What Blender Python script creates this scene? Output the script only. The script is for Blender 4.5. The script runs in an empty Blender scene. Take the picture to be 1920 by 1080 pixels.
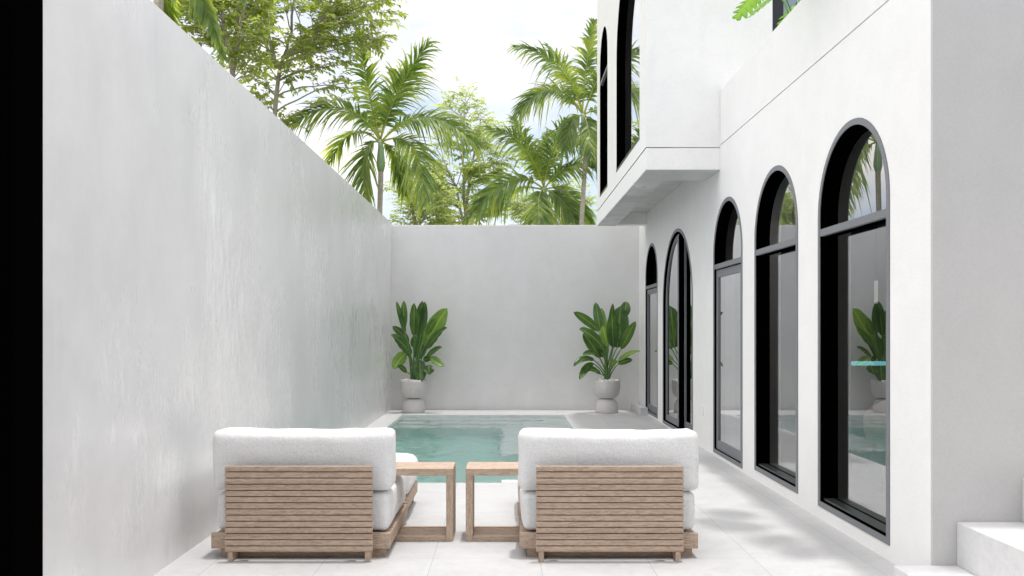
import bpy, math, random
from mathutils import Vector, noise
R = random.Random(7)
PI = math.pi
scn = bpy.context.scene
COL = scn.collection

# ------------------------------------------------------------------ helpers
def W(px, py, d):                      # a point of the place seen in direction (px,py) at depth d
    return Vector(((px-950)/1600*d, d, 1.5-(py-618)/1600*d))

class MB:
    def __init__(s): s.v=[]; s.f=[]; s.a=[]
    def vert(s, p, a=0.0): s.v.append(tuple(p)); s.a.append(a); return len(s.v)-1
    def face(s, pts, a=0.0):
        i=[s.vert(p,a) for p in pts]; s.f.append(i); return s
    def box(s, x0,x1,y0,y1,z0,z1, bev=0.0):
        if bev:
            return s.bbox(x0,x1,y0,y1,z0,z1,bev)
        b=len(s.v)
        for z in (z0,z1):
            for x,y in ((x0,y0),(x1,y0),(x1,y1),(x0,y1)): s.vert((x,y,z))
        for q in ((3,2,1,0),(4,5,6,7),(0,1,5,4),(1,2,6,5),(2,3,7,6),(3,0,4,7)): s.f.append([b+k for k in q])
        return s
    def bbox(s, x0,x1,y0,y1,z0,z1,r):
        # chamfered box : 24 verts
        b=len(s.v); idx={}
        for sx in (0,1):
            for sy in (0,1):
                for sz in (0,1):
                    X=(x0,x1)[sx]; Y=(y0,y1)[sy]; Z=(z0,z1)[sz]
                    dx=r*(1-2*sx); dy=r*(1-2*sy); dz=r*(1-2*sz)
                    idx[(sx,sy,sz,'x')]=s.vert((X,Y+dy,Z+dz))
                    idx[(sx,sy,sz,'y')]=s.vert((X+dx,Y,Z+dz))
                    idx[(sx,sy,sz,'z')]=s.vert((X+dx,Y+dy,Z))
        def q(l): s.f.append([idx[k] for k in l])
        for sx in (0,1):
            l=[(sx,0,0,'x'),(sx,1,0,'x'),(sx,1,1,'x'),(sx,0,1,'x')]
            q(l if sx else l[::-1])
            l=[(0,sx,0,'y'),(0,sx,1,'y'),(1,sx,1,'y'),(1,sx,0,'y')]
            q(l if sx else l[::-1])
            l=[(0,0,sx,'z'),(1,0,sx,'z'),(1,1,sx,'z'),(0,1,sx,'z')]
            q(l if sx else l[::-1])
        for a in (0,1):
            for c in (0,1):
                q([(0,a,c,'y'),(1,a,c,'y'),(1,a,c,'z'),(0,a,c,'z')])
                q([(a,0,c,'x'),(a,1,c,'x'),(a,1,c,'z'),(a,0,c,'z')])
                q([(a,c,0,'x'),(a,c,1,'x'),(a,c,1,'y'),(a,c,0,'y')])
        for sx in (0,1):
            for sy in (0,1):
                for sz in (0,1):
                    q([(sx,sy,sz,'x'),(sx,sy,sz,'y'),(sx,sy,sz,'z')])
        return s
    def tube(s, pts, rad, n=8, cap=True, a=0.0):
        pts=[Vector(p) for p in pts]; m=len(pts)
        if not hasattr(rad,'__len__'): rad=[rad]*m
        rings=[]; up=Vector((0.13,0.31,0.94)).normalized()
        for i,p in enumerate(pts):
            t=(pts[min(i+1,m-1)]-pts[max(i-1,0)]).normalized()
            if abs(t.dot(up))>.97: up=Vector((1,0.1,0))
            u=t.cross(up).normalized(); w=t.cross(u).normalized(); up=u.cross(t)
            rings.append([s.vert(p+rad[i]*(math.cos(2*PI*k/n)*u+math.sin(2*PI*k/n)*w),a) for k in range(n)])
        for i in range(m-1):
            for k in range(n): s.f.append([rings[i][k],rings[i][(k+1)%n],rings[i+1][(k+1)%n],rings[i+1][k]])
        if cap: s.f.append(rings[0][::-1]); s.f.append(rings[-1])
        return s
    def lathe(s, prof, c=(0,0), n=40):
        rings=[[s.vert((c[0]+r*math.cos(2*PI*k/n),c[1]+r*math.sin(2*PI*k/n),z)) for k in range(n)] for r,z in prof]
        for i in range(len(prof)-1):
            for k in range(n): s.f.append([rings[i][k],rings[i][(k+1)%n],rings[i+1][(k+1)%n],rings[i+1][k]])
        return s
    def build(s, name, mat, parent=None, smooth=False, attr=False, recalc=True):
        me=bpy.data.meshes.new(name); me.from_pydata(s.v,[],s.f); 
        if attr:
            at=me.attributes.new('mid','FLOAT','POINT'); at.data.foreach_set('value',s.a)
        me.materials.append(mat)
        if recalc:
            import bmesh
            bm=bmesh.new(); bm.from_mesh(me); bmesh.ops.recalc_face_normals(bm,faces=bm.faces); bm.to_mesh(me); bm.free()
        if smooth: me.polygons.foreach_set('use_smooth',[True]*len(me.polygons))
        me.update()
        o=bpy.data.objects.new(name,me); COL.objects.link(o)
        if parent is not None:
            o.parent=parent; o.matrix_parent_inverse.identity()
            # geometry is written in world coordinates: shift to the parent's frame
            off=Vector(parent_world(parent))
            me.transform(__import__('mathutils').Matrix.Translation(-off))
        return o
def parent_world(p):
    v=Vector((0,0,0))
    while p is not None:
        v+=p.location; p=p.parent
    return v

def tag(o,label=None,cat=None,group=None,kind=None):
    if label: o['label']=label
    if cat: o['category']=cat
    if group: o['group']=group
    if kind: o['kind']=kind
    return o
def thing(name,label,cat,loc=(0,0,0),group=None):
    o=bpy.data.objects.new(name,None); COL.objects.link(o); o.location=loc; o.empty_display_size=.1
    return tag(o,label,cat,group)
def copy_tree(o,parent=None):
    c=o.copy(); COL.objects.link(c)
    if parent is not None: c.parent=parent
    for ch in list(o.children): copy_tree(ch,c)
    return c

def each(name,m,parent,boxes,bev=0.0):
    for b in boxes: mb=MB(); mb.box(*b,bev); mb.build(name,m,parent)
# ------------------------------------------------------------------ materials
class NT:
    def __init__(s,m): s.m=m; s.t=m.node_tree; s.t.nodes.clear()
    def n(s,typ,**k):
        x=s.t.nodes.new(typ)
        for a,b in k.items():
            if a in x.inputs.keys(): x.inputs[a].default_value=b
            else: setattr(x,a,b)
        return x
    def l(s,a,b): s.t.links.new(a,b)
def mat(name):
    m=bpy.data.materials.new(name); m.use_nodes=True; return m,NT(m)
def rgb(c): return (c[0],c[1],c[2],1.0)
def ramp(t,fac,stops):
    r=t.n('ShaderNodeValToRGB'); e=r.color_ramp.elements
    while len(e)<len(stops): e.new(.5)
    for i,(p,c) in enumerate(stops):
        e[i].position=p; e[i].color=rgb(c) if hasattr(c,'__len__') else (c,c,c,1)
    t.l(fac,r.inputs['Fac']); return r
def coords(t,scale=(1,1,1),kind='Object'):
    c=t.n('ShaderNodeTexCoord'); m=t.n('ShaderNodeMapping'); m.inputs['Scale'].default_value=scale
    t.l(c.outputs[kind],m.inputs['Vector']); return m.outputs['Vector']
def noise_n(t,vec,scale,detail=5,rough=.55,dist=0):
    x=t.n('ShaderNodeTexNoise'); x.inputs['Scale'].default_value=scale; x.inputs['Detail'].default_value=detail
    x.inputs['Roughness'].default_value=rough; x.inputs['Distortion'].default_value=dist
    t.l(vec,x.inputs['Vector']); return x
def mixc(t,fac,a,b,mode='MIX'):
    x=t.n('ShaderNodeMix'); x.data_type='RGBA'; x.blend_type=mode
    for s,v in ((x.inputs['Factor'],fac),(x.inputs['A'],a),(x.inputs['B'],b)):
        pass
    ins=[i for i in x.inputs if i.enabled]
    fi=x.inputs[0]; ai=x.inputs[6]; bi=x.inputs[7]
    for s,v in ((fi,fac),(ai,a),(bi,b)):
        if hasattr(v,'is_linked') or hasattr(v,'links'): t.l(v,s)
        elif hasattr(v,'__len__'): s.default_value=rgb(v)
        else: s.default_value=v
    return x.outputs[2]
def bump(t,h,strength,dist=.01):
    b=t.n('ShaderNodeBump'); b.inputs['Strength'].default_value=strength; b.inputs['Distance'].default_value=dist
    t.l(h,b.inputs['Height']); return b.outputs['Normal']
def principled(t,color=None,rough=.5,spec=None,normal=None,metal=0):
    p=t.n('ShaderNodeBsdfPrincipled'); o=t.n('ShaderNodeOutputMaterial')
    if color is not None:
        if hasattr(color,'links'): t.l(color,p.inputs['Base Color'])
        else: p.inputs['Base Color'].default_value=rgb(color)
    if hasattr(rough,'links'): t.l(rough,p.inputs['Roughness'])
    else: p.inputs['Roughness'].default_value=rough
    if spec is not None: p.inputs['Specular IOR Level'].default_value=spec
    p.inputs['Metallic'].default_value=metal
    if normal is not None: t.l(normal,p.inputs['Normal'])
    t.l(p.outputs[0],o.inputs['Surface']); return p
def simple(name,c,rough=.5,spec=.5,metal=0):
    m,t=mat(name); principled(t,c,rough,spec,metal=metal); return m

def plaster(name,base,dark,light,rough_lo,rough_hi,streak=1.0,spec=.5,bs=.25):
    m,t=mat(name)
    v1=coords(t,(1,1,1)); v2=coords(t,(1.5,1.5,.55)); v3=coords(t,(4,4,.8))
    n1=noise_n(t,v1,.55,6,.6); n2=noise_n(t,v2,1.3,3,.5,.0); n3=noise_n(t,v3,1.6,4,.55)
    fine=noise_n(t,v1,60,3,.6)
    c=mixc(t,ramp(t,n1.outputs['Fac'],[(.3,0),(.7,1)]).outputs[0],dark,base)
    s=ramp(t,n2.outputs['Fac'],[(.50,0),(.80,streak)]).outputs[0]
    c=mixc(t,s,c,light)
    msk=noise_n(t,v1,.9,3,.5)
    mm=t.n('ShaderNodeMath',operation='MULTIPLY')
    t.l(ramp(t,n3.outputs['Fac'],[(.52,0),(.80,.32*streak)]).outputs[0],mm.inputs[0])
    t.l(ramp(t,msk.outputs['Fac'],[(.48,0),(.68,1)]).outputs[0],mm.inputs[1])
    c=mixc(t,mm.outputs[0],c,tuple(x*.72 for x in dark))
    r=ramp(t,n2.outputs['Fac'],[(.35,rough_hi),(.7,rough_lo)]).outputs[0]
    c=mixc(t,1.0,c,ramp(t,fine.outputs['Fac'],[(.35,(.955,.955,.955)),(.62,(1,1,1))]).outputs[0],'MULTIPLY')
    c=mixc(t,1.0,c,ramp(t,noise_n(t,v1,3.2,7,.7,.5).outputs['Fac'],[(.34,(.96,.96,.96)),(.6,(1,1,1))]).outputs[0],'MULTIPLY')
    h=t.n('ShaderNodeMath',operation='ADD'); t.l(fine.outputs['Fac'],h.inputs[0])
    principled(t,c,r,spec,bump(t,h.outputs[0],bs,.004)); return m
M={}
def polished_wall():
    m,t=mat('polished_plaster'); v=coords(t)
    big=noise_n(t,coords(t,(1,.8,1)),.6,5,.6); med=noise_n(t,coords(t,(1,1,.7)),2.2,6,.65)
    br=noise_n(t,coords(t,(26,26,3.2)),1.0,7,.72,.3); br2=noise_n(t,coords(t,(17,17,1.6)),1.0,6,.7)
    mk=noise_n(t,coords(t,(1,1,.75)),.85,5,.62); mk2=noise_n(t,coords(t,(1.3,1.3,.8)),.9,4,.6)
    grain=noise_n(t,v,140,2,.6)
    c=ramp(t,big.outputs['Fac'],[(.32,(.735,.732,.728)),(.66,(.80,.795,.788))]).outputs[0]
    c=mixc(t,1.0,c,ramp(t,med.outputs['Fac'],[(.3,(.90,.90,.905)),(.62,(1,1,1))]).outputs[0],'MULTIPLY')
    c=mixc(t,1.0,c,ramp(t,grain.outputs['Fac'],[(.3,(.955,.955,.955)),(.7,(1.0,1.0,1.0))]).outputs[0],'MULTIPLY')
    def mul(a,b):
        x=t.n('ShaderNodeMath',operation='MULTIPLY'); t.l(a,x.inputs[0]); t.l(b,x.inputs[1]); return x.outputs[0]
    dk=mul(ramp(t,br2.outputs['Fac'],[(.47,0),(.62,.75)]).outputs[0],ramp(t,mk2.outputs['Fac'],[(.54,0),(.66,1)]).outputs[0])
    c=mixc(t,dk,c,(.56,.57,.57))
    pol=mul(ramp(t,br.outputs['Fac'],[(.42,0),(.60,1)]).outputs[0],ramp(t,mk.outputs['Fac'],[(.50,0),(.64,1)]).outputs[0])
    c=mixc(t,mul(pol,ramp(t,br.outputs['Fac'],[(0,.8),(1,.8)]).outputs[0]),c,(.89,.89,.885))
    r=t.n('ShaderNodeMapRange'); r.inputs['To Min'].default_value=.32; r.inputs['To Max'].default_value=.09; t.l(pol,r.inputs['Value'])
    principled(t,c,r.outputs[0],.6,bump(t,grain.outputs['Fac'],.03,.002)); return m
M['wall']=polished_wall()
M['wall_back']=plaster('grey_plaster',(.82,.81,.80),(.75,.742,.735),(.85,.845,.84),.45,.7,.6,.4,.2)
M['white']=plaster('white_plaster',(.885,.878,.868),(.86,.855,.845),(.90,.893,.883),.5,.7,.5,.3,.12)
M['wall_shaded']=plaster('shaded_white_plaster',(.58,.575,.57),(.56,.555,.55),(.60,.60,.595),.5,.7,.4,.3,.1)  # house plaster darkened: the end wall's shade is put into the colour
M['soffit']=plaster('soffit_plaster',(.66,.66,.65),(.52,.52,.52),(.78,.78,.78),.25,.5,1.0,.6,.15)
M['black']=simple('black_lining',(.001,.001,.001),.9,0.0)
M['blackpost']=simple('black_post',(.0012,.0012,.0012),.9,0.0)

def frame_mat():
    m,t=mat('grey_metal_frame'); v=coords(t)
    n=noise_n(t,v,220,2); c=ramp(t,n.outputs['Fac'],[(.3,(.16,.165,.178)),(.7,(.21,.216,.232))]).outputs[0]
    principled(t,c,.5,.5); return m
M['frame']=frame_mat()
M['sill']=simple('dark_sill',(.03,.034,.032),.35,.5)
M['lining2']=simple('taupe_jamb',(.16,.14,.125),.6,.3)

def glass_mat(name,lo,hi,tint=(.75,.78,.80)):
    m,t=mat(name)
    lw=t.n('ShaderNodeFresnel'); lw.inputs['IOR'].default_value=2.0
    mr=t.n('ShaderNodeMapRange'); mr.inputs['From Min'].default_value=.1; mr.inputs['From Max'].default_value=.8
    mr.inputs['To Min'].default_value=lo; mr.inputs['To Max'].default_value=hi
    t.l(lw.outputs[0],mr.inputs['Value'])
    tr=t.n('ShaderNodeBsdfTransparent'); tr.inputs[0].default_value=rgb(tint)
    gl=t.n('ShaderNodeBsdfGlossy'); gl.inputs['Roughness'].default_value=.0; gl.inputs['Color'].default_value=(.88,.89,.905,1)
    mx=t.n('ShaderNodeMixShader'); o=t.n('ShaderNodeOutputMaterial')
    t.l(mr.outputs[0],mx.inputs[0]); t.l(tr.outputs[0],mx.inputs[1]); t.l(gl.outputs[0],mx.inputs[2]); t.l(mx.outputs[0],o.inputs[0])
    return m
M['glass']=glass_mat('window_glass',.44,.94,(.95,.95,.96))

def floor_mat(name,joints=True,col=(.60,.60,.60)):
    m,t=mat(name); v=coords(t)
    n1=noise_n(t,coords(t,(1,1.7,1)),2.2,8,.65,.6); n2=noise_n(t,v,14,9,.75,.9); n3=noise_n(t,v,70,3,.6)
    d=tuple(x*.94 for x in col); l=tuple(min(1,x*1.06) for x in col)
    c=ramp(t,n1.outputs['Fac'],[(.3,d),(.5,col),(.72,l)]).outputs[0]
    c2=ramp(t,n2.outputs['Fac'],[(.36,(.87,.875,.885)),(.55,(1,1,1))]).outputs[0]
    c=mixc(t,.8,c,c2,'MULTIPLY')
    if joints:
        sp=t.n('ShaderNodeSeparateXYZ'); t.l(v,sp.inputs[0])
        def joint(out,off,pitch,w):
            a=t.n('ShaderNodeMath',operation='ADD'); t.l(out,a.inputs[0]); a.inputs[1].default_value=off
            b=t.n('ShaderNodeMath',operation='PINGPONG'); t.l(a.outputs[0],b.inputs[0]); b.inputs[1].default_value=pitch/2
            k=t.n('ShaderNodeMath',operation='LESS_THAN'); t.l(b.outputs[0],k.inputs[0]); k.inputs[1].default_value=w
            return k.outputs[0],a.outputs[0]
        j1,ax=joint(sp.outputs[0],-.2175,.70,.0016)
        fl=t.n('ShaderNodeMath',operation='DIVIDE'); t.l(ax,fl.inputs[0]); fl.inputs[1].default_value=.70
        ff=t.n('ShaderNodeMath',operation='FLOOR'); t.l(fl.outputs[0],ff.inputs[0])
        j2,ay=joint(sp.outputs[1],0.0,1.40,.0011)
        mx=t.n('ShaderNodeMath',operation='MAXIMUM'); t.l(j1,mx.inputs[0]); t.l(j2,mx.inputs[1])
        # slab-to-slab tone
        fy=t.n('ShaderNodeMath',operation='DIVIDE'); t.l(ay,fy.inputs[0]); fy.inputs[1].default_value=1.40
        fyf=t.n('ShaderNodeMath',operation='FLOOR'); t.l(fy.outputs[0],fyf.inputs[0])
        cb=t.n('ShaderNodeCombineXYZ'); t.l(ff.outputs[0],cb.inputs[0]); t.l(fyf.outputs[0],cb.inputs[1])
        wn=t.n('ShaderNodeTexWhiteNoise'); t.l(cb.outputs[0],wn.inputs['Vector'])
        tone=ramp(t,wn.outputs['Value'],[(0,(.965,.965,.965)),(1,(1,1,1))]).outputs[0]
        c=mixc(t,1.0,c,tone,'MULTIPLY')
        c=mixc(t,mx.outputs[0],c,(.27,.27,.28))
    r=ramp(t,n2.outputs['Fac'],[(.3,.45),(.7,.7)]).outputs[0]
    principled(t,c,r,.35,bump(t,n3.outputs['Fac'],.15,.003)); return m
M['floor']=floor_mat('pale_stone_paving',True,(.525,.523,.52))
M['step']=floor_mat('pale_stone_step',False,(.66,.66,.66))
M['tile']=floor_mat('pool_stone',False,(.84,.90,.88))
M['ground']=simple('earth',(.16,.17,.10),.9,.1)

def wood(name,scale,axis_z_pitch=None,base=((.26,.185,.133),(.43,.32,.24),(.55,.425,.33))):
    m,t=mat(name); c=t.n('ShaderNodeTexCoord')
    vec=c.outputs['Object']
    if axis_z_pitch:
        sp=t.n('ShaderNodeSeparateXYZ'); t.l(vec,sp.inputs[0])
        d=t.n('ShaderNodeMath',operation='DIVIDE'); t.l(sp.outputs[2],d.inputs[0]); d.inputs[1].default_value=axis_z_pitch
        f=t.n('ShaderNodeMath',operation='FLOOR'); t.l(d.outputs[0],f.inputs[0])
        w=t.n('ShaderNodeTexWhiteNoise',noise_dimensions='1D'); t.l(f.outputs[0],w.inputs['W'])
        s=t.n('ShaderNodeVectorMath',operation='SCALE'); t.l(w.outputs['Color'],s.inputs[0]); s.inputs['Scale'].default_value=7
        a=t.n('ShaderNodeVectorMath',operation='ADD'); t.l(vec,a.inputs[0]); t.l(s.outputs[0],a.inputs[1]); vec=a.outputs[0]
    mp=t.n('ShaderNodeMapping'); mp.inputs['Scale'].default_value=scale; t.l(vec,mp.inputs['Vector'])
    n1=noise_n(t,mp.outputs[0],5.5,5,.6,1.6); n2=noise_n(t,mp.outputs[0],38,4,.6,.3)
    rr=t.n('ShaderNodeMath',operation='MULTIPLY'); t.l(n1.outputs['Fac'],rr.inputs[0]); rr.inputs[1].default_value=9
    fr=t.n('ShaderNodeMath',operation='PINGPONG'); t.l(rr.outputs[0],fr.inputs[0]); fr.inputs[1].default_value=1
    ad=t.n('ShaderNodeMath',operation='MULTIPLY_ADD'); t.l(fr.outputs[0],ad.inputs[0]); ad.inputs[1].default_value=.5
    t.l(n2.outputs['Fac'],ad.inputs[2])
    col=ramp(t,ad.outputs[0],[(.3,base[0]),(.62,base[1]),(.95,base[2])]).outputs[0]
    if axis_z_pitch:
        tone=ramp(t,w.outputs['Value'],[(0,(.84,.82,.82)),(1,(1.0,1.0,1.0))]).outputs[0]
        col=mixc(t,1.0,col,tone,'MULTIPLY')
    principled(t,col,.6,.3,bump(t,ad.outputs[0],.12,.002)); return m
M['wood_slat']=wood('teak_slats',(.9,6,9),.04)
M['wood_x']=wood('teak_along',(1.2,8,10))
M['wood_y']=wood('teak_depth',(8,1.2,10))
M['wood_z']=wood('teak_upright',(10,8,1.2))

M['gap_shade']=simple('slat_gap_shade',(.035,.026,.02),.8,.1)  # shade between the slats, put into a near-black brown
def boucle():
    m,t=mat('white_boucle'); v=coords(t)
    n=noise_n(t,v,85,4,.7,.6); n2=noise_n(t,v,22,4,.6); n3=noise_n(t,v,5,3)
    c=ramp(t,n.outputs['Fac'],[(.3,(.70,.70,.70)),(.6,(.83,.83,.825))]).outputs[0]
    h=t.n('ShaderNodeMath',operation='MULTIPLY_ADD'); t.l(n2.outputs['Fac'],h.inputs[0]); h.inputs[1].default_value=1.3; t.l(n.outputs['Fac'],h.inputs[2])
    p=principled(t,c,.95,.1,bump(t,h.outputs[0],.5,.010)); p.inputs['Sheen Weight'].default_value=.15; return m
M['boucle']=boucle()

def concrete_pot():
    m,t=mat('grey_concrete'); v=coords(t); n=noise_n(t,v,45,5,.7); n2=noise_n(t,v,160,2)
    c=ramp(t,n.outputs['Fac'],[(.3,(.60,.575,.55)),(.7,(.74,.715,.69))]).outputs[0]
    principled(t,c,.85,.2,bump(t,n2.outputs['Fac'],.4,.004)); return m
M['pot']=concrete_pot()
M['pebble']=simple('white_pebbles',(.8,.8,.79),.6)

def leaf_mat(name,c0,c1,c2,trans,mid=None,rough=.4,scale=9,tf=.4):
    m,t=mat(name); v=coords(t); n=noise_n(t,v,scale,3,.6)
    c=ramp(t,n.outputs['Fac'],[(.3,c0),(.5,c1),(.72,c2)]).outputs[0]
    if mid is not None:
        a=t.n('ShaderNodeAttribute'); a.attribute_name='mid'
        c=mixc(t,a.outputs['Fac'],c,mid)
    p=t.n('ShaderNodeBsdfPrincipled'); p.inputs['Roughness'].default_value=rough; p.inputs['Specular IOR Level'].default_value=.45
    t.l(c,p.inputs['Base Color'])
    tr=t.n('ShaderNodeBsdfTranslucent')
    tc=mixc(t,1.0,c,trans,'MULTIPLY'); t.l(tc,tr.inputs['Color'])
    mx=t.n('ShaderNodeMixShader'); mx.inputs[0].default_value=tf
    o=t.n('ShaderNodeOutputMaterial'); t.l(p.outputs[0],mx.inputs[1]); t.l(tr.outputs[0],mx.inputs[2]); t.l(mx.outputs[0],o.inputs[0])
    return m
M['banana']=leaf_mat('broad_leaf',(.026,.070,.022),(.048,.118,.034),(.085,.175,.05),(2.2,2.0,1.0),(.20,.30,.06),.35,4,.3)
M['banana_light']=leaf_mat('young_leaf',(.10,.21,.045),(.15,.27,.06),(.21,.34,.08),(1.8,1.7,.9),(.35,.45,.12),.35,4,.35)
M['stem']=simple('green_stem',(.10,.21,.05),.5)
M['palm']=leaf_mat('palm_leaflet',(.065,.125,.034),(.125,.21,.055),(.32,.39,.095),(2.6,2.4,1.0),(.40,.42,.10),.4,2.2,.45)
M['tree_a']=leaf_mat('tree_leaf_olive',(.18,.23,.065),(.29,.36,.11),(.42,.50,.17),(2.2,2.1,1.0),None,.5,1.8,.45)  # haze is put into the leaf colours here: trees and palm paled
M['tree_b']=leaf_mat('tree_leaf_light',(.25,.32,.12),(.36,.44,.18),(.48,.57,.26),(2.0,1.9,1.1),None,.5,1.5,.45)
M['monstera']=leaf_mat('monstera_leaf',(.06,.16,.02),(.10,.24,.03),(.16,.32,.05),(2.0,1.9,1.0),(.25,.38,.1),.35,4,.4)
def bark_mat(name,a,b):
    m,t=mat(name); n=noise_n(t,coords(t,(1,1,6)),8,5,.6); c=ramp(t,n.outputs['Fac'],[(.3,a),(.7,b)]).outputs[0]
    principled(t,c,.85,.2,bump(t,n.outputs['Fac'],.4,.01)); return m
M['bark']=bark_mat('grey_bark',(.34,.30,.25),(.56,.51,.44))
M['palmbark']=bark_mat('palm_bark',(.34,.30,.25),(.55,.50,.43))
M['shaft']=simple('green_crownshaft',(.26,.38,.20),.45)

def water_mat():
    m,t=mat('pool_water')
    n1=noise_n(t,coords(t,(1.0,2.6,1)),3.2,4,.6,.6); n2=noise_n(t,coords(t,(1,1.6,1)),14,3,.6,.4)
    h=t.n('ShaderNodeMath',operation='MULTIPLY_ADD'); t.l(n2.outputs['Fac'],h.inputs[0]); h.inputs[1].default_value=.25; t.l(n1.outputs['Fac'],h.inputs[2])
    nb=bump(t,h.outputs[0],.3,.02)
    g=t.n('ShaderNodeBsdfGlass'); g.inputs['IOR'].default_value=1.33; g.inputs['Roughness'].default_value=0.0; t.l(nb,g.inputs['Normal'])
    o=t.n('ShaderNodeOutputMaterial'); t.l(g.outputs[0],o.inputs['Surface'])
    va=t.n('ShaderNodeVolumeAbsorption'); va.inputs['Color'].default_value=(.06,.84,.70,1); va.inputs['Density'].default_value=.155
    t.l(va.outputs[0],o.inputs['Volume'])
    return m
M['water']=water_mat()
def emit(name,c,s):
    m,t=mat(name); e=t.n('ShaderNodeEmission'); e.inputs[0].default_value=rgb(c); e.inputs[1].default_value=s
    o=t.n('ShaderNodeOutputMaterial'); t.l(e.outputs[0],o.inputs[0]); return m

# ------------------------------------------------------------------ constants of the place
XL=-2.157; XR=2.48; YB=16.0
# ------------------------------------------------------------------ ground, deck, pool
PX0,PX1,PY0,PY1=-1.84,1.01,8.36,15.04
def ring(mb,ox0,ox1,oy0,oy1,ix0,ix1,iy0,iy1,z):
    mb.face([(ox0,oy0,z),(ox1,oy0,z),(ox1,iy0,z),(ox0,iy0,z)])
    mb.face([(ox0,iy1,z),(ox1,iy1,z),(ox1,oy1,z),(ox0,oy1,z)])
    mb.face([(ox0,iy0,z),(ix0,iy0,z),(ix0,iy1,z),(ox0,iy1,z)])
    mb.face([(ix1,iy0,z),(ox1,iy0,z),(ox1,iy1,z),(ix1,iy1,z)])
mb=MB(); ring(mb,-2.6,7.5,-7,16.4,PX0,PX1,PY0,PY1,0.0)
tag(mb.build('pool_deck',M['floor'],recalc=False),'pale stone slab terrace around the pool',kind='structure')
mb=MB(); ring(mb,-600,600,-600,600,-2.6,7.5,-7,16.4,-.02)
tag(mb.build('ground',M['ground'],recalc=False),'ground beyond the courtyard walls',kind='structure')

mb=MB()
ZF=-1.42
# shell walls
def quad(a,b,c,d): mb.face([a,b,c,d])
quad((PX0,PY0,0),(PX0,PY1,0),(PX0,PY1,ZF),(PX0,PY0,ZF))
quad((PX1,PY0,0),(PX1,PY1,0),(PX1,PY1,ZF),(PX1,PY0,ZF))
quad((PX0,PY0,0),(PX1,PY0,0),(PX1,PY0,ZF),(PX0,PY0,ZF))
quad((PX0,PY1,0),(PX1,PY1,0),(PX1,PY1,ZF),(PX0,PY1,ZF))
quad((PX0,PY0,ZF),(PX1,PY0,ZF),(PX1,PY1,ZF),(PX0,PY1,ZF))
# L shaped ledges, stepping down from the far side and the right side
for k,(xe,ye,zt,yn) in enumerate(((.63,14.65,-.17,11.05),(.27,14.28,-.32,11.05),(-.08,13.9,-.47,11.05))):
    zb=(-.32,-.47,ZF)[k]
    xo=PX1 if k==0 else (.63,.27)[k-1]; yo=PY1 if k==0 else (14.65,14.28)[k-1]
    # treads
    mb.face([(PX0,ye,zt),(xo,ye,zt),(xo,yo,zt),(PX0,yo,zt)])
    mb.face([(xe,yn,zt),(xo,yn,zt),(xo,ye,zt),(xe,ye,zt)])
    # risers
    mb.face([(PX0,ye,zt),(xe,ye,zt),(xe,ye,zb),(PX0,ye,zb)])
    mb.face([(xe,yn,zt),(xe,ye,zt),(xe,ye,zb),(xe,yn,zb)])
    mb.face([(xe,yn,zt),(xo,yn,zt),(xo,yn,ZF),(xe,yn,ZF)])
basin=tag(mb.build('pool_basin',M['tile'],recalc=False),'pale green stone basin of the pool with shallow steps',kind='structure')
mb=MB()
wx0,wx1,wy0,wy1,wb=PX0-.01,PX1+.01,PY0-.01,PY1+.01,ZF-.03
nx_,ny_=110,300
def wz(x,y):
    a=noise.noise(Vector((x*2.3,y*4.2,1.3)))*.011+noise.noise(Vector((x*5.5+3,y*9,7)))*.015+noise.noise(Vector((x*11,y*19,4)))*.0065
    return -.036+a
gr=[[mb.vert((wx0+(wx1-wx0)*i/nx_,wy0+(wy1-wy0)*j/ny_,wz(wx0+(wx1-wx0)*i/nx_,wy0+(wy1-wy0)*j/ny_))) for i in range(nx_+1)] for j in range(ny_+1)]
for j in range(ny_):
    for i in range(nx_): mb.f.append([gr[j][i],gr[j][i+1],gr[j+1][i+1],gr[j+1][i]])
c00,c10,c11,c01=[mb.vert(p) for p in ((wx0,wy0,wb),(wx1,wy0,wb),(wx1,wy1,wb),(wx0,wy1,wb))]
mb.f.append([c01,c11,c10,c00]); mb.f.append([c00,c10]+gr[0][::-1]); mb.f.append([c10,c11]+[gr[j][nx_] for j in range(ny_,-1,-1)])
mb.f.append([c11,c01]+gr[ny_]); mb.f.append([c01,c00]+[gr[j][0] for j in range(ny_+1)])
pw=tag(mb.build('pool_water',M['water'],smooth=True,recalc=False),'clear turquoise water filling the pool',kind='structure')
pw.cycles.is_caustics_caster=True; basin.cycles.is_caustics_receiver=True
# low coping ledge at near right rim of the pool
mb=MB(); mb.box(-.05,PX1,PY0-.02,PY0+.14,-.03,.004)
tag(mb.build('pool_coping',M['step']),'white stone coping strip on the near rim of the pool',kind='structure')

# ------------------------------------------------------------------ courtyard walls
mb=MB(); mb.box(XL-.25,XL,3.2,16.25,-.02,3.50,.004)
tag(mb.build('boundary_wall',M['wall']),'tall polished grey plaster wall running along the left side of the pool','wall')
mb=MB(); mb.box(XL-.1,3.2,YB,YB+.24,-.02,3.46,.004)
tag(mb.build('boundary_wall',M['wall_back']),'grey plaster wall closing the far end behind the pool and the potted plants','wall')
mb=MB(); mb.box(-2.62,-2.05,3.55,3.776,0,3.9,.004)
tag(mb.build('door_post',M['blackpost']),'black door post at the left edge, before the grey wall','post')

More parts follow.
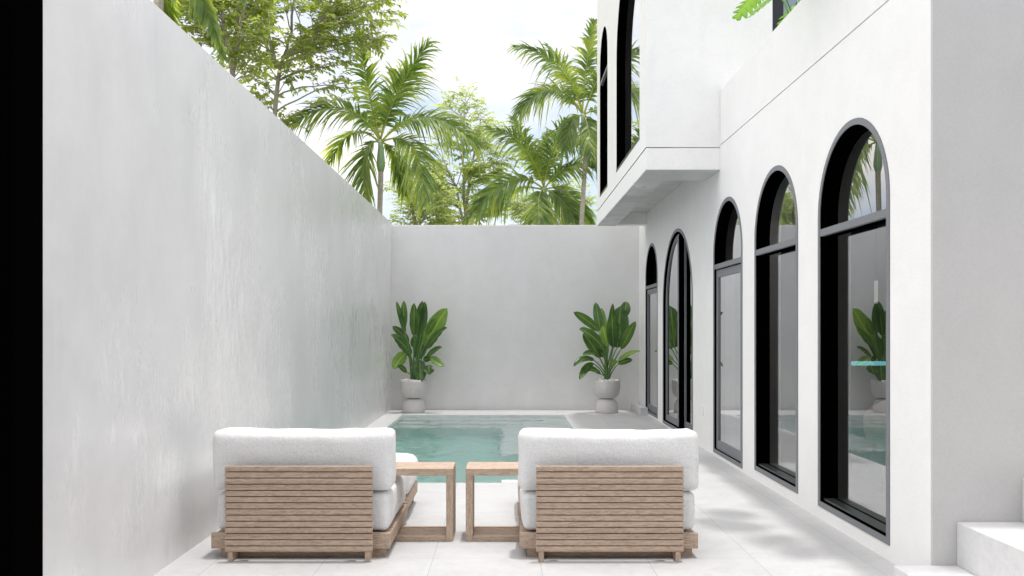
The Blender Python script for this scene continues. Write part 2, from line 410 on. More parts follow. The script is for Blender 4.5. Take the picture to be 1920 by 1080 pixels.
# ------------------------------------------------------------------ house
house=thing('house','white two-storey house with black framed arched windows and projecting upper room','house',(2.48,5,0))
NS=28
def outline(uc,r,vb,vs,ins):
    rr=r-ins; pts=[(uc-rr,vb+ins)]
    for k in range(NS+1):
        a=PI-PI*k/NS; pts.append((uc+rr*math.cos(a),vs+rr*math.sin(a)))
    pts.append((uc+rr,vb+ins)); return pts
def arched_wall(mb,Mf,u0,u1,v0,v1,ops,th):
    for d in (0,th):
        cur=u0
        for uc,r,vb,vs in ops:
            mb.face([Mf(cur,v0,d),Mf(uc-r,v0,d),Mf(uc-r,v1,d),Mf(cur,v1,d)])
            if vb>v0: mb.face([Mf(uc-r,v0,d),Mf(uc+r,v0,d),Mf(uc+r,vb,d),Mf(uc-r,vb,d)])
            p=outline(uc,r,vb,vs,0)[1:-1]
            for a,b in zip(p[:-1],p[1:]): mb.face([Mf(a[0],a[1],d),Mf(b[0],b[1],d),Mf(b[0],v1,d),Mf(a[0],v1,d)])
            cur=uc+r
        mb.face([Mf(cur,v0,d),Mf(u1,v0,d),Mf(u1,v1,d),Mf(cur,v1,d)])
    for uc,r,vb,vs in ops:
        p=outline(uc,r,vb,vs,0)
        for a,b in zip(p,p[1:]+p[:1]): mb.face([Mf(*a,0),Mf(*b,0),Mf(*b,th),Mf(*a,th)])
    mb.face([Mf(u0,v1,0),Mf(u1,v1,0),Mf(u1,v1,th),Mf(u0,v1,th)])
    mb.face([Mf(u0,v0,0),Mf(u0,v1,0),Mf(u0,v1,th),Mf(u0,v0,th)])
    mb.face([Mf(u1,v0,0),Mf(u1,v1,0),Mf(u1,v1,th),Mf(u1,v0,th)])
def oring(mb,Mf,o1,o2,d):
    n=len(o1)
    for i in range(n):
        a,b=o1[i],o1[(i+1)%n]; c,e=o2[i],o2[(i+1)%n]
        mb.face([Mf(*a,d),Mf(*b,d),Mf(*e,d),Mf(*c,d)])
def otube(mb,Mf,o,d0,d1):
    n=len(o)
    for i in range(n):
        a,b=o[i],o[(i+1)%n]; mb.face([Mf(*a,d0),Mf(*b,d0),Mf(*b,d1),Mf(*a,d1)])
def Fm(u,v,d): return (XR+d,u,v)
def Ubox(mb,Mf,u0,u1,v0,v1,d0,d1):
    p,q=Mf(u0,v0,d0),Mf(u1,v1,d1)
    mb.box(min(p[0],q[0]),max(p[0],q[0]),min(p[1],q[1]),max(p[1],q[1]),min(p[2],q[2]),max(p[2],q[2]))
# centre, radius, bottom, spring
W5=(6.155,.635,.10,2.375); W4=(7.895,.635,.10,2.375); W3=(9.60,.63,.035,2.36); W2=(12.45,1.09,.02,1.88); W1=(14.62,.61,.035,2.37)
YN=4.97
mb=MB(); arched_wall(mb,Fm,YN+.02,16.0,-.01,3.634,[W5,W4,W3,W2,W1],.26)
hw=mb.build('facade_wall',M['white'],house,recalc=True)
# shadow-gap groove then the parapet band above it
mb=MB(); Ubox(mb,Fm,YN+.01,16,3.634,3.646,.012,.25); mb.build('shadow_gap',simple('groove_grey',(.40,.40,.40),.8),house)
mb=MB(); mb.box(XR,XR+.22,YN+.02,9.915,3.646,4.28,.002); mb.box(XR+.22,7.2,YN+.0195,YN+.22,3.646,4.28); mb.build('parapet',M['white'],house)
mb=MB(); mb.box(XR+.001,7.2,YN,YN+.019,-.01,4.279); mb.box(XR+.26,7.2,YN+.0195,YN+.24,-.01,3.6455); mb.build('end_wall',M['wall_shaded'],house)
mb=MB(); mb.box(XR+.26,7.2,YN+.24,15.9,3.40,3.62); mb.build('balcony_floor',M['step'],house)
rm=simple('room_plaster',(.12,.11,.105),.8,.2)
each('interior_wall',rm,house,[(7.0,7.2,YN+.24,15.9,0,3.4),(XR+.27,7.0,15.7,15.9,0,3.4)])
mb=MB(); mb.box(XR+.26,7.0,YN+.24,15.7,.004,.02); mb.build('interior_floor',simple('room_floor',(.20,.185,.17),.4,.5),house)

def window(uc,r,vb,vs,Mf,kind='deep',transom=None,d1=.055,dg=.108,parent=house):
    u0=uc-r
    base=Mf(uc,vb,0)
    w=bpy.data.objects.new('window' if kind!='double' else 'arched_door',None); COL.objects.link(w); w.parent=parent
    w.location=Vector(base)-parent_world(parent); w.empty_display_size=.1
    if kind=='door': w.name='arched_door'
    O=lambda i: outline(uc,r,vb,vs,i)
    mb=MB(); oring(mb,Mf,O(.002),O(.046),-.006); otube(mb,Mf,O(.002),-.006,.02); otube(mb,Mf,O(.046),-.006,.006)
    if transom:
        Ubox(mb,Mf,uc-r+.04,uc+r-.04,transom-.055,transom,-.004,.03)
    mb.build('frame',M['frame'],w)
    mb=MB()
    if kind=='double': d1,dg=.05,.15
    otube(mb,Mf,O(.0465),.0,d1); oring(mb,Mf,O(.0465),O(.056),d1); otube(mb,Mf,O(.056),d1,dg+.02); 
    if transom: Ubox(mb,Mf,uc-r+.06,uc+r-.06,transom-.06,transom+.004,.0305,dg-.002)
    if kind=='deep': oring(mb,Mf,O(.056),O(.072),dg-.008); otube(mb,Mf,O(.072),dg-.008,dg+.02)
    mb.build('lining',M['black'],w)
    if kind=='deep':
        mb=MB(); mb.box(*sorted((Mf(uc,0,.02)[0],Mf(uc,0,dg-.010)[0])),uc-r+.06,uc+r-.06,vb+.057,vb+.072)
        mb.build('sill',M['sill'],w)
        g=MB(); g.face([Mf(a,b,dg) for a,b in O(.06)]); g.build('pane',M['glass'],w)
    elif kind=='door':
        tb=transom-.055
        g=MB(); g.face([Mf(a,b,dg) for a,b in ([(uc-r+.06,tb+.05)]+[q for q in O(.06)[1:-1]]+[(uc+r-.06,tb+.05)])]); g.build('pane',M['glass'],w)
        lf=MB(); a0,a1,b0,b1=uc-r+.075,uc+r-.058,vb+.05,tb-.012
        t=.085
        for (p,q,s,e) in ((a0,a0+t,b0,b1),(a1-t,a1,b0,b1),(a0+t,a1-t,b0,b0+t+.02),(a0+t,a1-t,b1-t,b1)):
            Ubox(lf,Mf,p,q,s,e,.02,.06)
        L=lf.build('door_leaf',M['frame'],w)
        g=MB(); g.face([Mf(a0+t,b0+t+.02,.035),Mf(a1-t,b0+t+.02,.035),Mf(a1-t,b1-t,.035),Mf(a0+t,b1-t,.035)])
        g.build('pane',M['glass'],L)
        bk=MB(); Ubox(bk,Mf,uc-r+.05,uc+r-.05,vb+.05,tb,.075,.10); bk.v=bk.v; 
        # black rebate between frame and leaf
        for (p,q,s,e) in ((uc-r+.047,a0-.001,b0,b1),(a1+.001,uc+r-.047,b0,b1)):
            rb=MB(); Ubox(rb,Mf,p,q,s,e,.045,.07); rb.build('gasket',M['black'],w)
    elif kind=='double':
        for sgn,dd in ((1,.03),(-1,.10)):
            # sgn=1 : far leaf, sgn=-1 : near leaf set deeper
            def half(ins,mid):
                o=outline(uc,r,vb,vs,ins)
                if sgn>0: pts=[(uc+mid,vb+ins)]+[(uc+mid,vs+math.sqrt((r-ins)**2-mid**2))]+[p for p in o[1:-1] if p[0]>uc+mid+.01]+[(uc+r-ins,vb+ins)]
                else: pts=[(uc-mid,vb+ins)]+[(uc-mid,vs+math.sqrt((r-ins)**2-mid**2))]+[p for p in reversed(o[1:-1]) if p[0]<uc-mid-.01]+[(uc-r+ins,vb+ins)]
                return pts
            # leaf frame
            n=NS//2
            oa=half(.075,.0 if sgn>0 else .05)
            lf=MB()
            rr0,rr1=r-.075,r-.15
            m0=.0 if sgn>0 else .05
            m1=m0+(.085 if sgn>0 else .05)
            def pts(rr,m,vbb):
                L=[(uc+sgn*m,vbb),(uc+sgn*m,vs+math.sqrt(rr*rr-m*m))]
                am=math.acos(m/rr)
                for k in range(1,n+1):
                    a=am*(1-k/n); L.append((uc+sgn*rr*math.cos(a),vs+rr*math.sin(a)))
                L.append((uc+sgn*rr,vbb)); return L
            A=pts(rr0,m0,vb+.06); B=pts(rr1,m1,vb+.15)
            oring(lf,Mf,A,B,dd); otube(lf,Mf,B,dd,dd+.03); otube(lf,Mf,A,dd,dd+.03)
            L=lf.build('door_leaf',M['frame'],w)
            g=MB(); g.face([Mf(a,b,dd+.012) for a,b in B]); g.build('pane',M['glass'],L)
        ms=MB(); Ubox(ms,Mf,uc-.049,uc-.001,vb+.06,vs+r-.09,.031,.16); ms.build('mullion',M['black'],w)
    return w
window(*W5,Fm,'deep',2.29); window(*W4,Fm,'deep',2.29); window(*W3,Fm,'door',2.27); window(*W2,Fm,'double'); window(*W1,Fm,'door',2.27)

# upper room that projects over the terrace
UX=1.62; UY0,UY1=9.92,15.28; UZ0,UZ1=3.36,7.4
def Um(u,v,d): return (UX+d,u,v)
V1=(11.50,1.10,3.82,5.42); V2=(14.27,.56,3.80,5.98)
mb=MB(); arched_wall(mb,Um,UY0,UY1,3.622,UZ1,[V1,V2],.30); mb.build('upper_wall',M['white'],house)
mb=MB(); mb.box(UX+.30,3.09,UY0,UY0+.25,3.622,UZ1); mb.box(3.09,7.2,UY0,UY0+.25,6.6,UZ1); mb.box(5.2,7.2,UY0,UY0+.25,3.622,6.6); mb.build('balcony_wall',M['white'],house)
each('gable_wall',M['white'],house,[(UX+.3,7.2,UY1-.25,UY1,3.622,UZ1)])
mb=MB(); mb.box(UX+.013,XR,UY0+.013,UY1-.01,3.608,3.624); mb.build('shadow_gap',bpy.data.materials['groove_grey'],house)
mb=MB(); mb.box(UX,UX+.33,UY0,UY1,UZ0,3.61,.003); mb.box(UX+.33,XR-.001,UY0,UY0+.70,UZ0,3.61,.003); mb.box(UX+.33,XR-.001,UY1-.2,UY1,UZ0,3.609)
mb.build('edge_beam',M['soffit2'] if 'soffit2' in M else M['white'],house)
each('underside_shade',M['soffit'],house,[(UX+.004,UX+.33,UY0+.004,UY1-.004,UZ0-.006,UZ0-.001),(UX+.3301,XR-.002,UY0+.004,UY0+.70,UZ0-.006,UZ0-.001)])  # thin skins on white beams: underside shade and smudges put into the colour
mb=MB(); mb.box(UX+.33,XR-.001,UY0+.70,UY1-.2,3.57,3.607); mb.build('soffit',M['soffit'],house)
mb=MB(); mb.box(UX+.31,7.2,UY0+.25,UY1-.25,3.64,3.70); mb.build('interior_floor',bpy.data.materials['room_floor'],house)
mb=MB(); mb.box(UX-.0,7.2,UY0,UY1,UZ1+.001,UZ1+.15); mb.build('roof',M['white'],house)
mb=MB(); mb.box(4.2,4.3,UY0+.3,UY1-.3,3.7,UZ1); mb.build('interior_wall',rm,house)
def upper_window(uc,r,vb,vs,transom):
    w=bpy.data.objects.new('window',None); COL.objects.link(w); w.parent=house; w.location=Vector(Um(uc,vb,0))-house.location; w.empty_display_size=.1
    O=lambda i: outline(uc,r,vb,vs,i)
    mb=MB(); otube(mb,Um,O(.003),.002,.13)
    mb.build('lining',M['black'],w)
    mb=MB(); mb.box(UX-.004,UX+.108,uc-r+.004,uc+r-.004,vb+.003,vb+.035); mb.build('sill',M['sill'],w)
    if transom:
        mb=MB(); mb.box(UX+.004,UX+.05,uc-r+.004,uc+r-.004,transom-.05,transom); mb.build('transom',M['frame'],w)
    g=MB(); g.face([Um(a,b,.112) for a,b in O(.006)]); g.build('pane',M['glass'],w)
upper_window(*V1,None); upper_window(*V2,5.78)
# balcony door: black frame and glass in the wall facing the balcony
w=bpy.data.objects.new('balcony_door',None); COL.objects.link(w); w.parent=house; w.location=Vector((4.1,UY0,3.62))-house.location
mb=MB(); mb.box(3.092,3.225,UY0+.02,UY0+.12,3.63,6.6); mb.box(4.1,4.2,UY0+.02,UY0+.12,3.63,6.5); mb.box(5.08,5.198,UY0+.02,UY0+.12,3.63,6.5); mb.box(3.225,5.198,UY0+.02,UY0+.12,6.5,6.6)
mb.build('frame',simple('near_black_frame',(.012,.012,.015),.4,.5),w)
g=MB(); g.face([(3.2,UY0+.07,3.64),(5.15,UY0+.07,3.64),(5.15,UY0+.07,6.55),(3.2,UY0+.07,6.55)]); g.build('pane',M['glass'],w)

# unseen porch round the viewpoint, added to shade the end wall from sky
mb=MB(); mb.box(-2.6,7.2,-4.0,1.3,3.05,4.28); mb.build('unseen_porch_roof',M['white'],house)
mb=MB(); mb.box(-2.6,7.2,-4.2,-4.001,-.01,4.28); mb.build('unseen_porch_wall',M['white'],house)
mb=MB(); mb.box(7.2,7.4,-4.2,YN,-.01,4.28); mb.build('unseen_side_wall',M['white'],house)
mb=MB(); mb.box(XR-.008,XR-.0005,10.74,10.82,.42,.54,.002)
tag(mb.build('wall_outlet',M['white']),'small white outlet plate low on the house wall between two arched doors','outlet')
# steps at the right
mb=MB(); mb.box(2.25,6.2,2.6,YN-.001,-.01,.127,.004); mb.box(2.62,6.2,2.6,YN-.001,.127,.38,.004); mb.box(3.0,6.2,2.6,YN-.001,.38,.636,.004)
tag(mb.build('stone_steps',M['step']),'white stone steps rising to the right beside the house corner','steps')
mb=MB(); mb.box(2.34,2.476,14.95,15.995,0,.13,.003)
tag(mb.build('door_step',M['step']),'small white stone step in the far corner under the narrow arched door','step')

# ------------------------------------------------------------------ cushions and loungers
def cushion(x0,x1,y0,y1,z0,z1,r,puff,seed,sag=0.0,n=(34,14,14)):
    cx,cy,cz=(x0+x1)/2,(y0+y1)/2,(z0+z1)/2; hx,hy,hz=(x1-x0)/2,(y1-y0)/2,(z1-z0)/2
    mb=MB(); cache={}
    def pt(u,v,w):
        key=(round(u,4),round(v,4),round(w,4))
        if key in cache: return cache[key]
        p=Vector((u*hx,v*hy,w*hz))
        q=Vector((max(-(hx-r),min(hx-r,p.x)),max(-(hy-r),min(hy-r,p.y)),max(-(hz-r),min(hz-r,p.z))))
        d=p-q
        if d.length>1e-6:
            L=max(abs(d.x),abs(d.y),abs(d.z)); p=q+d.normalized()*min(r,L if d.length<1e-6 else r*(L/r))
        # puffed faces
        fu=(1-u*u); fv=(1-v*v); fw=(1-w*w)
        p.z+=math.copysign(1,w)*puff*fu**.7*fv**.6*abs(w)**4
        p.y+=math.copysign(1,v)*puff*.8*fu**.6*fw**.6*abs(v)**4
        p.x+=math.copysign(1,u)*puff*.9*fv**.6*fw**.6*abs(u)**4
        s=Vector((p.x*2.2+seed*3.1,p.y*2.2,p.z*2.2+seed))
        k=noise.noise(s)*.010+noise.noise(s*3.1)*.006+noise.noise(s*9)*.0022
        nrm=Vector((u**5,v**5,w**5)); 
        if nrm.length>1e-3: p+=nrm.normalized()*k
        if sag and w>0: p.z-=sag*(1-abs(u)**2)*w
        cache[key]=mb.vert((cx+p.x,cy+p.y,cz+p.z)); return cache[key]
    def grid(n1,n2,f):
        def c(i,n):   # denser toward the edges
            t=-1+2*i/n; return math.sin(t*PI/2)
        for i in range(n1):
            for j in range(n2):
                a=f(c(i,n1),c(j,n2)); b=f(c(i+1,n1),c(j,n2)); d=f(c(i+1,n1),c(j+1,n2)); e=f(c(i,n1),c(j+1,n2))
                mb.f.append([a,b,d,e])
    nx,ny,nz=n
    for s in (-1,1):
        grid(nx,ny,lambda a,b: pt(a,b,s)); grid(nx,nz,lambda a,b: pt(a,s,b)); grid(ny,nz,lambda a,b: pt(s,a,b))
    return mb

def lounger(name,label,x0,px0,px1,seed):
    # x0 : left edge of the platform (1.172 wide)
    x1=x0+1.172
    t=thing(name,label,'lounge chair',((x0+x1)/2,6.5,0),'slatted teak lounge chairs side by side in front of the pool')
    # slatted back
    mb=MB()
    for k in range(14):
        z=.068+k*.0398
        mb.box(px0,px1,5.50,5.524,z,z+.0342,.0018)
    b=mb.build('back_panel',M['wood_slat'],t)
    mb=MB(); mb.box(px0+.004,px1-.004,5.5245,5.5248,.07,.62); mb.build('gap_shade_sheet',M['gap_shade'],b)  # dark sheet added behind the slats to give the gaps their shade
    each('batten',M['wood_z'],b,[(xx,xx+.035,5.5251,5.56,.075,.615) for xx in (px0+.11,px1-.145)])
    for xx in (px0+.018,px1-.05):
        mb=MB(); mb.box(xx,xx+.032,5.505,5.66,0,.067,.002); mb.build('leg',M['wood_z'],t)
    # platform with slat ends on its sides, two modules
    each('cross_rail',M['wood_x'],t,[(x0,x1,5.60,5.632,.062,.165),(x0,x1,6.60,6.625,.062,.165)],.003)
    mb=MB()
    y=5.64
    while y<6.58:
        mb.box(x0+.006,x1-.002,y,y+.036,.112,.15,.002); mb.box(x0+.006,x0+.03,y,y+.036,.064,.112); mb.box(x1-.03,x1-.002,y,y+.036,.064,.112)
        y+=.046
    mb.build('platform',M['wood_x'],t)
    mb=MB(); mb.box(x0+.012,x1-.01,6.64,7.45,.085,.185,.003); mb.build('footrest_platform',M['wood_y'],t)
    each('plinth',M['wood_x'],t,[(x0+.05,x1-.03,5.645,5.67,0,.061),(x0+.05,x1-.03,6.5,6.53,0,.061)])
    for xx,yy in ((x0+.04,6.66),(x1-.075,6.66),(x0+.04,7.39),(x1-.075,7.39)):
        mb=MB(); mb.box(xx,xx+.035,yy,yy+.04,0,.0845,.002); mb.build('leg',M['wood_z'],t)
    cushion(x0+.02,x1-.012,5.63,6.60,.166,.425,.045,.010,seed,.0).build('seat_cushion',M['boucle'],t,smooth=True)
    cushion(x0+.0,x1+.012,5.61,5.87,.435,.832,.045,.006,seed+5,.014).build('back_cushion',M['boucle'],t,smooth=True)
    cushion(x0+.02,x1-.005,6.62,7.46,.186,.43,.07,.022,seed+9,.0).build('footrest_cushion',M['boucle'],t,smooth=True)
    return t
lounger('lounge_chair','teak slatted lounge chair with white cushions nearer the left wall',-1.94,-1.818,-.866,1)
lounger('lounge_chair','teak slatted lounge chair with white cushions nearer the house windows',.085,.19,1.141,2)

def side_table(label,xo,xi):
    # xo : free end, xi : end tucked over the seat
    a,b=min(xo,xi),max(xo,xi); s=1 if xo>xi else -1
    t=thing('side_table',label,'side table',((a+b)/2,6.2,0),'open teak side tables beside the lounge chairs')
    mb=MB()
    for k in range(5):
        y=6.04+k*.0632; mb.box(a,b,y,y+.054,.466,.516,.002)
    mb.build('table_top',M['wood_x'],t)
    mb=MB(); mb.box(xo-s*.05 if s>0 else xo,xo if s>0 else xo+.05,6.041,6.355,.001,.4655,.002); mb.build('leg',M['wood_z'],t)
    each('bottom_rail',M['wood_x'],t,[(a+(.0 if s>0 else .052),b-(.052 if s>0 else 0),y0,y0+.029,.0,.038) for y0 in (6.041,6.325)],.002)
    mb=MB()
    for k in range(7):
        y=6.078+k*.0345; mb.box(a+(.001 if s>0 else .053),b-(.053 if s>0 else .001),y,y+.024,.012,.036)
    mb.build('bottom_slats',M['wood_x'],t)
side_table('open teak side table at the right of the left lounge chair',-.379,-.93)
side_table('open teak side table at the left of the right lounge chair',-.29,.26)

# ------------------------------------------------------------------ potted banana-leaf plants
def bez(a,b,c,t): return a*(1-t)**2+b*2*t*(1-t)+c*t*t
def blade(mb,P0,C,P1,w,nrm,fold=.22,n=12,tipbias=.9):
    m=4
    rows=[]
    for i in range(n+1):
        t=i/n; p=bez(P0,C,P1,t); q=bez(P0,C,P1,min(1,t+.02))-bez(P0,C,P1,max(0,t-.02)); T=q.normalized()
        S=T.cross(nrm).normalized(); N=S.cross(T).normalized()
        ww=w*.5*max(.0,math.sin(PI*min(1,t**tipbias*.985+.012)))**.55
        if i==n: ww*=.2
        row=[]
        for j,x in enumerate((-1,-.93,-.7,-.4,-.12,-.045,0,.045,.12,.4,.7,.93,1)):
            rip=.035*w*math.sin(t*23+j*.6)*abs(x)
            row.append(mb.vert(p+S*ww*x*(1-.08*abs(x))+N*(abs(x)*ww*fold*2*.5+rip-abs(x)**3*ww*fold*.6),(.85 if abs(x)<.05 else (.28 if abs(x)>.95 else .07*((i+j)%2)))))
        rows.append(row)
    for i in range(n):
        for j in range(12): mb.f.append([rows[i][j],rows[i][j+1],rows[i+1][j+1],rows[i+1][j]])
LP=[ # zoom px  x0,y0, x1,y1, width, arch(px up), light
 (262,320,196,66,34,0,0),(245,300,258,62,46,6,0),(332,345,342,82,62,4,0),(352,345,402,62,64,0,0),(392,322,422,70,52,4,0),
 (418,425,598,122,112,18,1),(432,335,520,200,46,14,0),(432,450,603,278,66,40,0),(355,540,412,293,92,0,0),(285,392,150,268,48,22,0),
 (305,495,155,335,74,34,0),(268,480,172,612,88,-70,1),(272,640,212,582,34,18,0),(432,520,556,437,44,32,0),(452,520,576,592,58,-46,1),
 (450,582,462,652,68,-4,0),(378,540,388,715,82,0,0),(325,440,335,340,46,0,0),(300,500,262,470,50,10,0),(410,545,470,520,40,10,0)]
RP=[(240,312,50,178,50,26,0),(258,312,226,100,52,0,0),(285,330,270,140,42,0,1),(288,452,98,296,78,52,0),(252,505,128,330,60,22,0),(318,335,336,112,34,0,0),
 (345,430,322,180,72,-6,0),(375,430,402,130,118,0,0),(425,210,446,96,60,0,0),(402,440,491,242,52,-14,0),(385,525,530,456,36,30,1),(385,552,491,522,36,16,0),
 (205,522,50,562,48,58,0),(195,542,90,655,46,34,0),(252,622,105,604,46,56,0),(322,565,362,522,36,8,1),(282,500,236,432,62,10,0),(302,485,300,410,32,0,0),(230,480,120,482,46,30,0),(300,420,262,270,48,6,1),
 (350,400,372,250,60,0,0)]
def plant(label,x,y,spec,z0,sc,base_px,seed):
    r=random.Random(seed)
    t=thing('potted_plant',label,'potted plant',(x,y,0),'potted broad-leaved plants at the far wall')
    mb=MB(); mb.lathe([(.0,.262),(.10,.2605),(.15,.27),(.198,.31),(.228,.37),(.24,.45),(.24,.56),(.237,.588),(.228,.592),(.215,.588),(.213,.55),(0,.55)],(x,y)); mb.build('bowl',M['pot'],t,smooth=True)
    mb=MB(); mb.lathe([(.0,0),(.198,.0),(.203,.02),(.203,.10),(.192,.17),(.165,.22),(.12,.25),(.07,.2595),(0,.2605)],(x,y)); mb.build('base',M['pot'],t,smooth=True)
    mb=MB()
    for k in range(90):
        a=r.random()*2*PI; q=.2*math.sqrt(r.random()); s=.012+.014*r.random(); c=Vector((x+q*math.cos(a),y+q*math.sin(a),.575+r.random()*.02))
        n=5
        mb.lathe([(0,c.z-s*.7),(s*.8,c.z-s*.4),(s,c.z),(s*.7,c.z+s*.5),(0,c.z+s*.7)],(c.x,c.y),6)
    mb.build('pebbles',M['pebble'],t,smooth=True)
    fol=MB(); fl=MB(); st=MB()
    for k,(x0,y0,x1,y1,w,ar,li) in enumerate(spec):
        def Pz(u,v,dd):
            px=z0[0]+u/sc; py=z0[1]+v/sc; p=W(px,py,y); p.y+=dd; return p
        base=Vector((x+r.uniform(-.05,.05),y+r.uniform(-.05,.05),.57))
        dz=r.uniform(-.16,.16)
        if w>100: dz=.02
        P0=Pz(x0,y0,dz*.5); P1=Pz(x1,y1,dz*1.6-(.10 if ar else 0))
        C=Pz((x0+x1)/2,(y0+y1)/2-ar,dz)
        if ar<0: C=Pz((x0+x1)/2+(ar*.2),(y0+y1)/2+ar*.2,dz)
        nrm=Vector((r.uniform(-.35,.35),-1,r.uniform(.0,.4))).normalized()
        if abs(ar)>28: nrm=Vector((r.uniform(-.2,.2),-.8,.8)).normalized()
        blade(fl if li else fol,P0,C,P1,w/sc*y/1600*1.42,nrm,r.uniform(.15,.45))
        mid=(base+P0)*.5+Vector((0,0,.05)); 
        pts=[bez(base,Vector((base.x*.7+P0.x*.3,base.y*.7+P0.y*.3,(base.z+P0.z)/2+.05)),P0,i/6) for i in range(7)]
        st.tube(pts,[.015-.0012*i for i in range(7)],6)
    fol.build('leaves',M['banana'],t,smooth=True,attr=True,recalc=False)
    fl.build('young_leaves',M['banana_light'],t,smooth=True,attr=True,recalc=False)
    st.build('stems',M['stem'],t,smooth=True)
plant('potted banana-leaf plant standing in the corner beside the left wall',-1.69,15.48,LP,(700,550),4.32,0,3)
plant('potted broad-leaved plant standing by the far door of the house',1.815,15.45,RP,(1060,540),3.857,0,5)

# ------------------------------------------------------------------ monsteras on the balcony
def mleaf(mb,c,tipdir,nrm,L):
    T=tipdir.normalized(); S=T.cross(nrm).normalized(); N=S.cross(T)
    n=18
    for s in (-1,1):
        prev=None
        for i in range(n+1):
            t=i/n; hw=.46*L*math.sin(PI*min(1,.12+t*.86))**.75
            lobe=1.0 if (i%3) else .48
            p=c+T*(t*L)-N*(t*t*.35*L)
            e=p+S*s*hw*lobe+T*(.08*L*(1 if i%3 else 0))-N*(hw*lobe)**1*.35
            a=mb.vert(p,.6); b=mb.vert(e,0)
            if prev: mb.f.append([prev[0],a,b,prev[1]])
            prev=(a,b)
def monstera(label,x,y,seed,dirs):
    r=random.Random(seed)
    t=thing('potted_plant',label,'potted plant',(x,y,3.622),'potted monsteras behind the balcony parapet')
    mb=MB(); mb.lathe([(0,3.622),(.15,3.622),(.19,3.8),(.21,4.1),(.19,4.1),(.18,4.05),(0,4.05)],(x,y),24); mb.build('pot',M['pot'],t,smooth=True)
    lv=MB(); st=MB()
    for dx,dy,h,L in dirs:
        c=Vector((x+dx,y+dy,h)); b=Vector((x,y,4.05))
        st.tube([bez(b,Vector((x+dx*.3,y+dy*.3,h+.12)),c,i/6) for i in range(7)],.010,5)
        mleaf(lv,c,Vector((dx,dy,-.1)),Vector((-.1*dx,0,1)),L)
    lv.build('leaves',M['monstera'],t,attr=True,recalc=False); st.build('stems',M['stem'],t,smooth=True)
monstera('green monstera in a pot on the balcony, its leaf tip showing above the parapet',3.02,8.75,1,
   [(-.27,-.03,4.92,.34),(-.05,-.5,5.0,.4),(.1,.45,5.0,.4),(.4,0,4.9,.4),(-.3,.35,5.1,.36),(.05,-.1,5.3,.35)])
monstera('leafy monstera hanging over the balcony parapet above the nearest window',2.95,6.75,2,
   [(-.62,-.05,4.75,.5),(-.5,-.35,4.95,.48),(-.55,.3,5.05,.5),(-.25,.55,5.0,.4),(-.2,-.65,4.8,.45),(.2,.3,5.2,.4),(.3,-.3,5.2,.4),(-.7,.1,5.3,.45),(-.45,-.6,5.25,.45)])

# ------------------------------------------------------------------ inside the room
def shell_chair():
    t=thing('dining_chair','beige shell chair with tapered wooden legs inside the nearest arched window','chair',(3.62,7.95,.02))
    cx,cy=3.62,7.95
    mb=MB(); n=24
    prof=[(.05,.43,-1),(.18,.435,-1),(.25,.47,-1),(.275,.55,0),(.28,.66,0),(.27,.74,0)]
    rings=[]
    for r,z,_ in prof:
        row=[]
        for k in range(n):
            a=2*PI*k/n
            up=max(0,-math.sin(a))   # back of the chair faces the camera
            zz=z+(up*.16 if z>.6 else (up*.06 if z>.5 else 0))-(.10*max(0,math.sin(a)) if z>.6 else 0)
            row.append(mb.vert((cx+r*math.cos(a),cy+r*math.sin(a)*.95,zz)))
        rings.append(row)
    for i in range(len(prof)-1):
        for k in range(n): mb.f.append([rings[i][k],rings[i][(k+1)%n],rings[i+1][(k+1)%n],rings[i+1][k]])
    mb.f.append(rings[0]); mb.build('shell_seat',simple('beige_shell',(.86,.76,.66),.6),t,smooth=True)
    for sx,sy in ((-1,-1),(1,-1),(-1,1),(1,1)):
        mb=MB(); mb.tube([(cx+sx*.12,cy+sy*.12,.44),(cx+sx*.23,cy+sy*.22,.021)],[.02,.011],8); mb.build('leg',M['wood_z'],t,smooth=True)
shell_chair()
t=thing('bar_table','tall table with glowing pale blue top inside the nearest arched window','table',(4.2,8.9,.02))
mb=MB(); mb.box(3.42,5.0,8.6,9.2,1.138,1.160,.004); mb.build('glass_top',emit('cyan_lit_glass',(.18,.55,.62),.6),t)
for xx in (3.5,4.8):
    mb=MB(); mb.box(xx,xx+.05,8.85,8.95,.021,1.1345); mb.build('leg',M['black'],t)
t=thing('pendant_lamp','slim white pendant lamp hanging inside the nearest arched window','lamp',(3.55,8.2,3.4))
mb=MB(); mb.tube([(3.55,8.2,2.0),(3.55,8.2,3.399)],.004,6); mb.build('cord',M['black'],t)
mb=MB(); mb.tube([(3.55,8.2,1.75),(3.55,8.2,1.97)],.017,16); mb.build('lamp_shade',emit('lamp_glow',(1,.95,.88),.16),t)
mb=MB(); mb.box(3.05,3.07,6.4,11.0,3.37,3.399); 
tag(mb.build('linear_light',emit('strip_glow',(1,.96,.9),14.0)),'thin white light strip on the room ceiling behind the arches','light')

